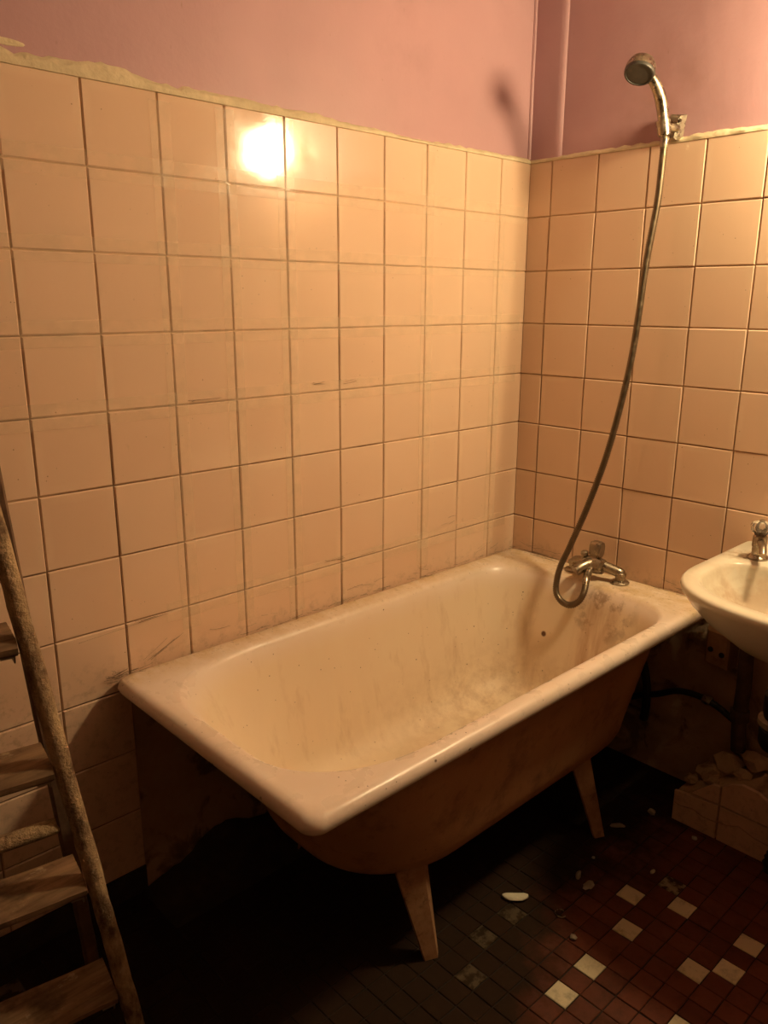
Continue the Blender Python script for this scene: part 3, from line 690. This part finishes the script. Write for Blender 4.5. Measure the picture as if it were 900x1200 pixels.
# ------------------------------------------------------------------ debris and hairs
def debris(name, label, cat, x, y, r, seed, mat='scrap', flat=.3, sx=1, sy=1, rz=0.):
    mb = MB(); bm = bmesh.new(); bmesh.ops.create_icosphere(bm, subdivisions=2, radius=1); rot = Matrix.Rotation(rz, 3, 'Z'); vv = []
    for v in bm.verts:
        d = 1+.35*noise.noise(v.co*1.5+Vector((seed, 1, seed))); p = v.co*d*r*.8; vv.append(rot @ Vector((p.x*sx, p.y*sy, p.z*flat)))
    lo = min(p.z for p in vv)
    mb.add([p+Vector((x, y, .0006-lo)) for p in vv], [[v.index for v in f.verts] for f in bm.faces]); bm.free()
    tag(mb.build(name, M[mat], angle=40), label, cat)
# sliver of soap
mb = MB(); L = []; ang = math.radians(-44)
for i in range(13):
    t = -1+2*i/12; w_ = .012*max(.12, (1-abs(t)**3.2))**.5; c = Vector((-.739, -.615, .0065))+Vector((math.cos(ang), math.sin(ang), 0))*.030*t+Vector((-math.sin(ang), math.cos(ang), 0))*(.004*t*t)
    n_ = Vector((-math.sin(ang), math.cos(ang), 0)); L.append([c+n_*w_*math.cos(2*math.pi*k/10)+Vector((0, 0, .0055*math.sin(2*math.pi*k/10)*(w_/.012)**.5)) for k in range(10)])
mb.loft(L); tag(mb.build('soap_sliver', M['chip'], angle=60), 'pale curved soap sliver lying on the floor beside the near bathtub leg', 'soap')
debris('plaster_chip', 'small white chip on the floor among the cream tiles', 'debris', -.423, -.789, .011, 1.2, 'grit', .35, 1.1, .6)
debris('plaster_chip', 'pale triangular chip on the floor by the corner of the tiled ledge', 'debris', -.215, -.672, .014, 5.2, 'grit', .7, .7, 1)
debris('foil_scrap', 'crumpled grey foil scrap beside the far bathtub leg', 'debris', -.330, -.637, .021, 2.2, 'scrap', .25, 1.3, .5, -.8)
debris('plaster_chip', 'tiny pale chip on the floor in front of the tiled ledge', 'debris', -.229, -.800, .009, 7.1, 'grit', .5)
debris('foil_scrap', 'torn shiny scrap on the dirt between the soap sliver and the cream tiles', 'debris', -.566, -.672, .016, 3.4, 'scrap', .3, 1.2, .5, .4)
debris('plaster_chip', 'brownish broken flake lying next to the torn shiny scrap', 'debris', -.578, -.708, .020, 9.4, 'scrap', .2, 1.1, .7)
debris('pebble', 'tiny pale pebble on the dark floor beyond the torn shiny scrap', 'debris', -.485, -.662, .005, 11, 'grit', .8)
debris('plaster_chip', 'grey lump of grit on a red floor tile above the brightest cream tile', 'debris', -.742, -.775, .010, 13, 'scrap', .5)
mb = MB(); n = 20; mb.tube([(-.701+.012*math.cos(2*math.pi*i/n*.8), -.714+.012*math.sin(2*math.pi*i/n*.8), .0022) for i in range(n)], .0016, 6)
tag(mb.build('wire_ring', M['chrome']), 'small bent shiny wire ring on the red floor tiles', 'wire')

def hairs(name, label, spots, seed, parent=None):
    r = random.Random(seed); mb = MB()
    for (c, ext, n, ln, fix) in spots:
        for i in range(n):
            p = Vector(c)+Vector([r.uniform(-e, e) for e in ext]); a = r.uniform(-.9, .9)+(math.pi if r.random() < .4 else 0); cur = r.uniform(-1.6, 1.6); pts = []
            m_ = 8; st = ln*r.uniform(.4, 1.2)/m_
            for k in range(m_):
                pts.append(p.copy()); a += cur/m_
                u, v = math.cos(a)*st, math.sin(a)*st
                p = p+fix(u, v)
            mb.tube(pts, r.uniform(.0002, .00045), 4)
    o = mb.build(name, M['hair'], parent, angle=180)
    return tag(o, label, 'hair', kind='stuff')
flat = lambda u, v: Vector((u, v*.25, 0)); wall_l = lambda u, v: Vector((u, 0, abs(v)*.35)); flat2 = lambda u, v: Vector((v*.25, u, 0)); wall_r = lambda u, v: Vector((0, u, abs(v)*.35))
hairs('hair_clump', 'tangle of dark hair at the near wall corner of the bathtub rim', [((-1.383, -.008, RZ-.004), (.006, .003, .010), 30, .030, wall_l), ((-1.35, -.02, RZ+.004), (.02, .010, .0), 9, .06, flat), ((-1.30, -.004, RZ+.012), (.02, 0, .006), 5, .09, lambda u, v: Vector((abs(u), 0, abs(u)*.4+v*.2)))], 3)
hairs('hair_clump', 'dark hairs scattered along the back rim of the bathtub against the tiles', [((-.95+.27*i, -.014, RZ+.0035), (.12, .006, 0), 12, .06, flat) for i in range(4)]+[((-1.0+.3*i, -.0035, RZ+.02), (.10, 0, .012), 4, .06, wall_l) for i in range(4)], 5)
hairs('hair_clump', 'nest of dry hair on the bathtub rim in the room corner left of the mixer', [((-.028, -.13, RZ+.005), (.014, .06, .003), 30, .07, flat2), ((-.004, -.12, RZ+.01), (0, .06, .006), 8, .05, wall_r), ((-.02, -.60, RZ+.004), (.012, .06, 0), 14, .06, flat2), ((-.004, -.60, RZ+.012), (0, .06, .01), 6, .05, wall_r)], 8)
hairs('hair_strand', 'few long dark hairs stuck across the left wall tiles above the bathtub', [((-1.27, -.0035, .672), (.05, 0, .004), 4, .15, lambda u, v: Vector((u, 0, u*.04+v*.05))), ((-.72, -.0035, .685), (.05, 0, .010), 4, .12, lambda u, v: Vector((u, 0, v*.1))), ((-.25, -.0035, .71), (.08, 0, .012), 5, .06, lambda u, v: Vector((u, 0, v*.3))), ((-1.2, -.0035, 1.14), (.08, 0, .004), 3, .12, lambda u, v: Vector((u, 0, v*.05))), ((-.8, -.0035, 1.15), (.15, 0, .005), 4, .07, lambda u, v: Vector((u, 0, v*.1)))], 12)
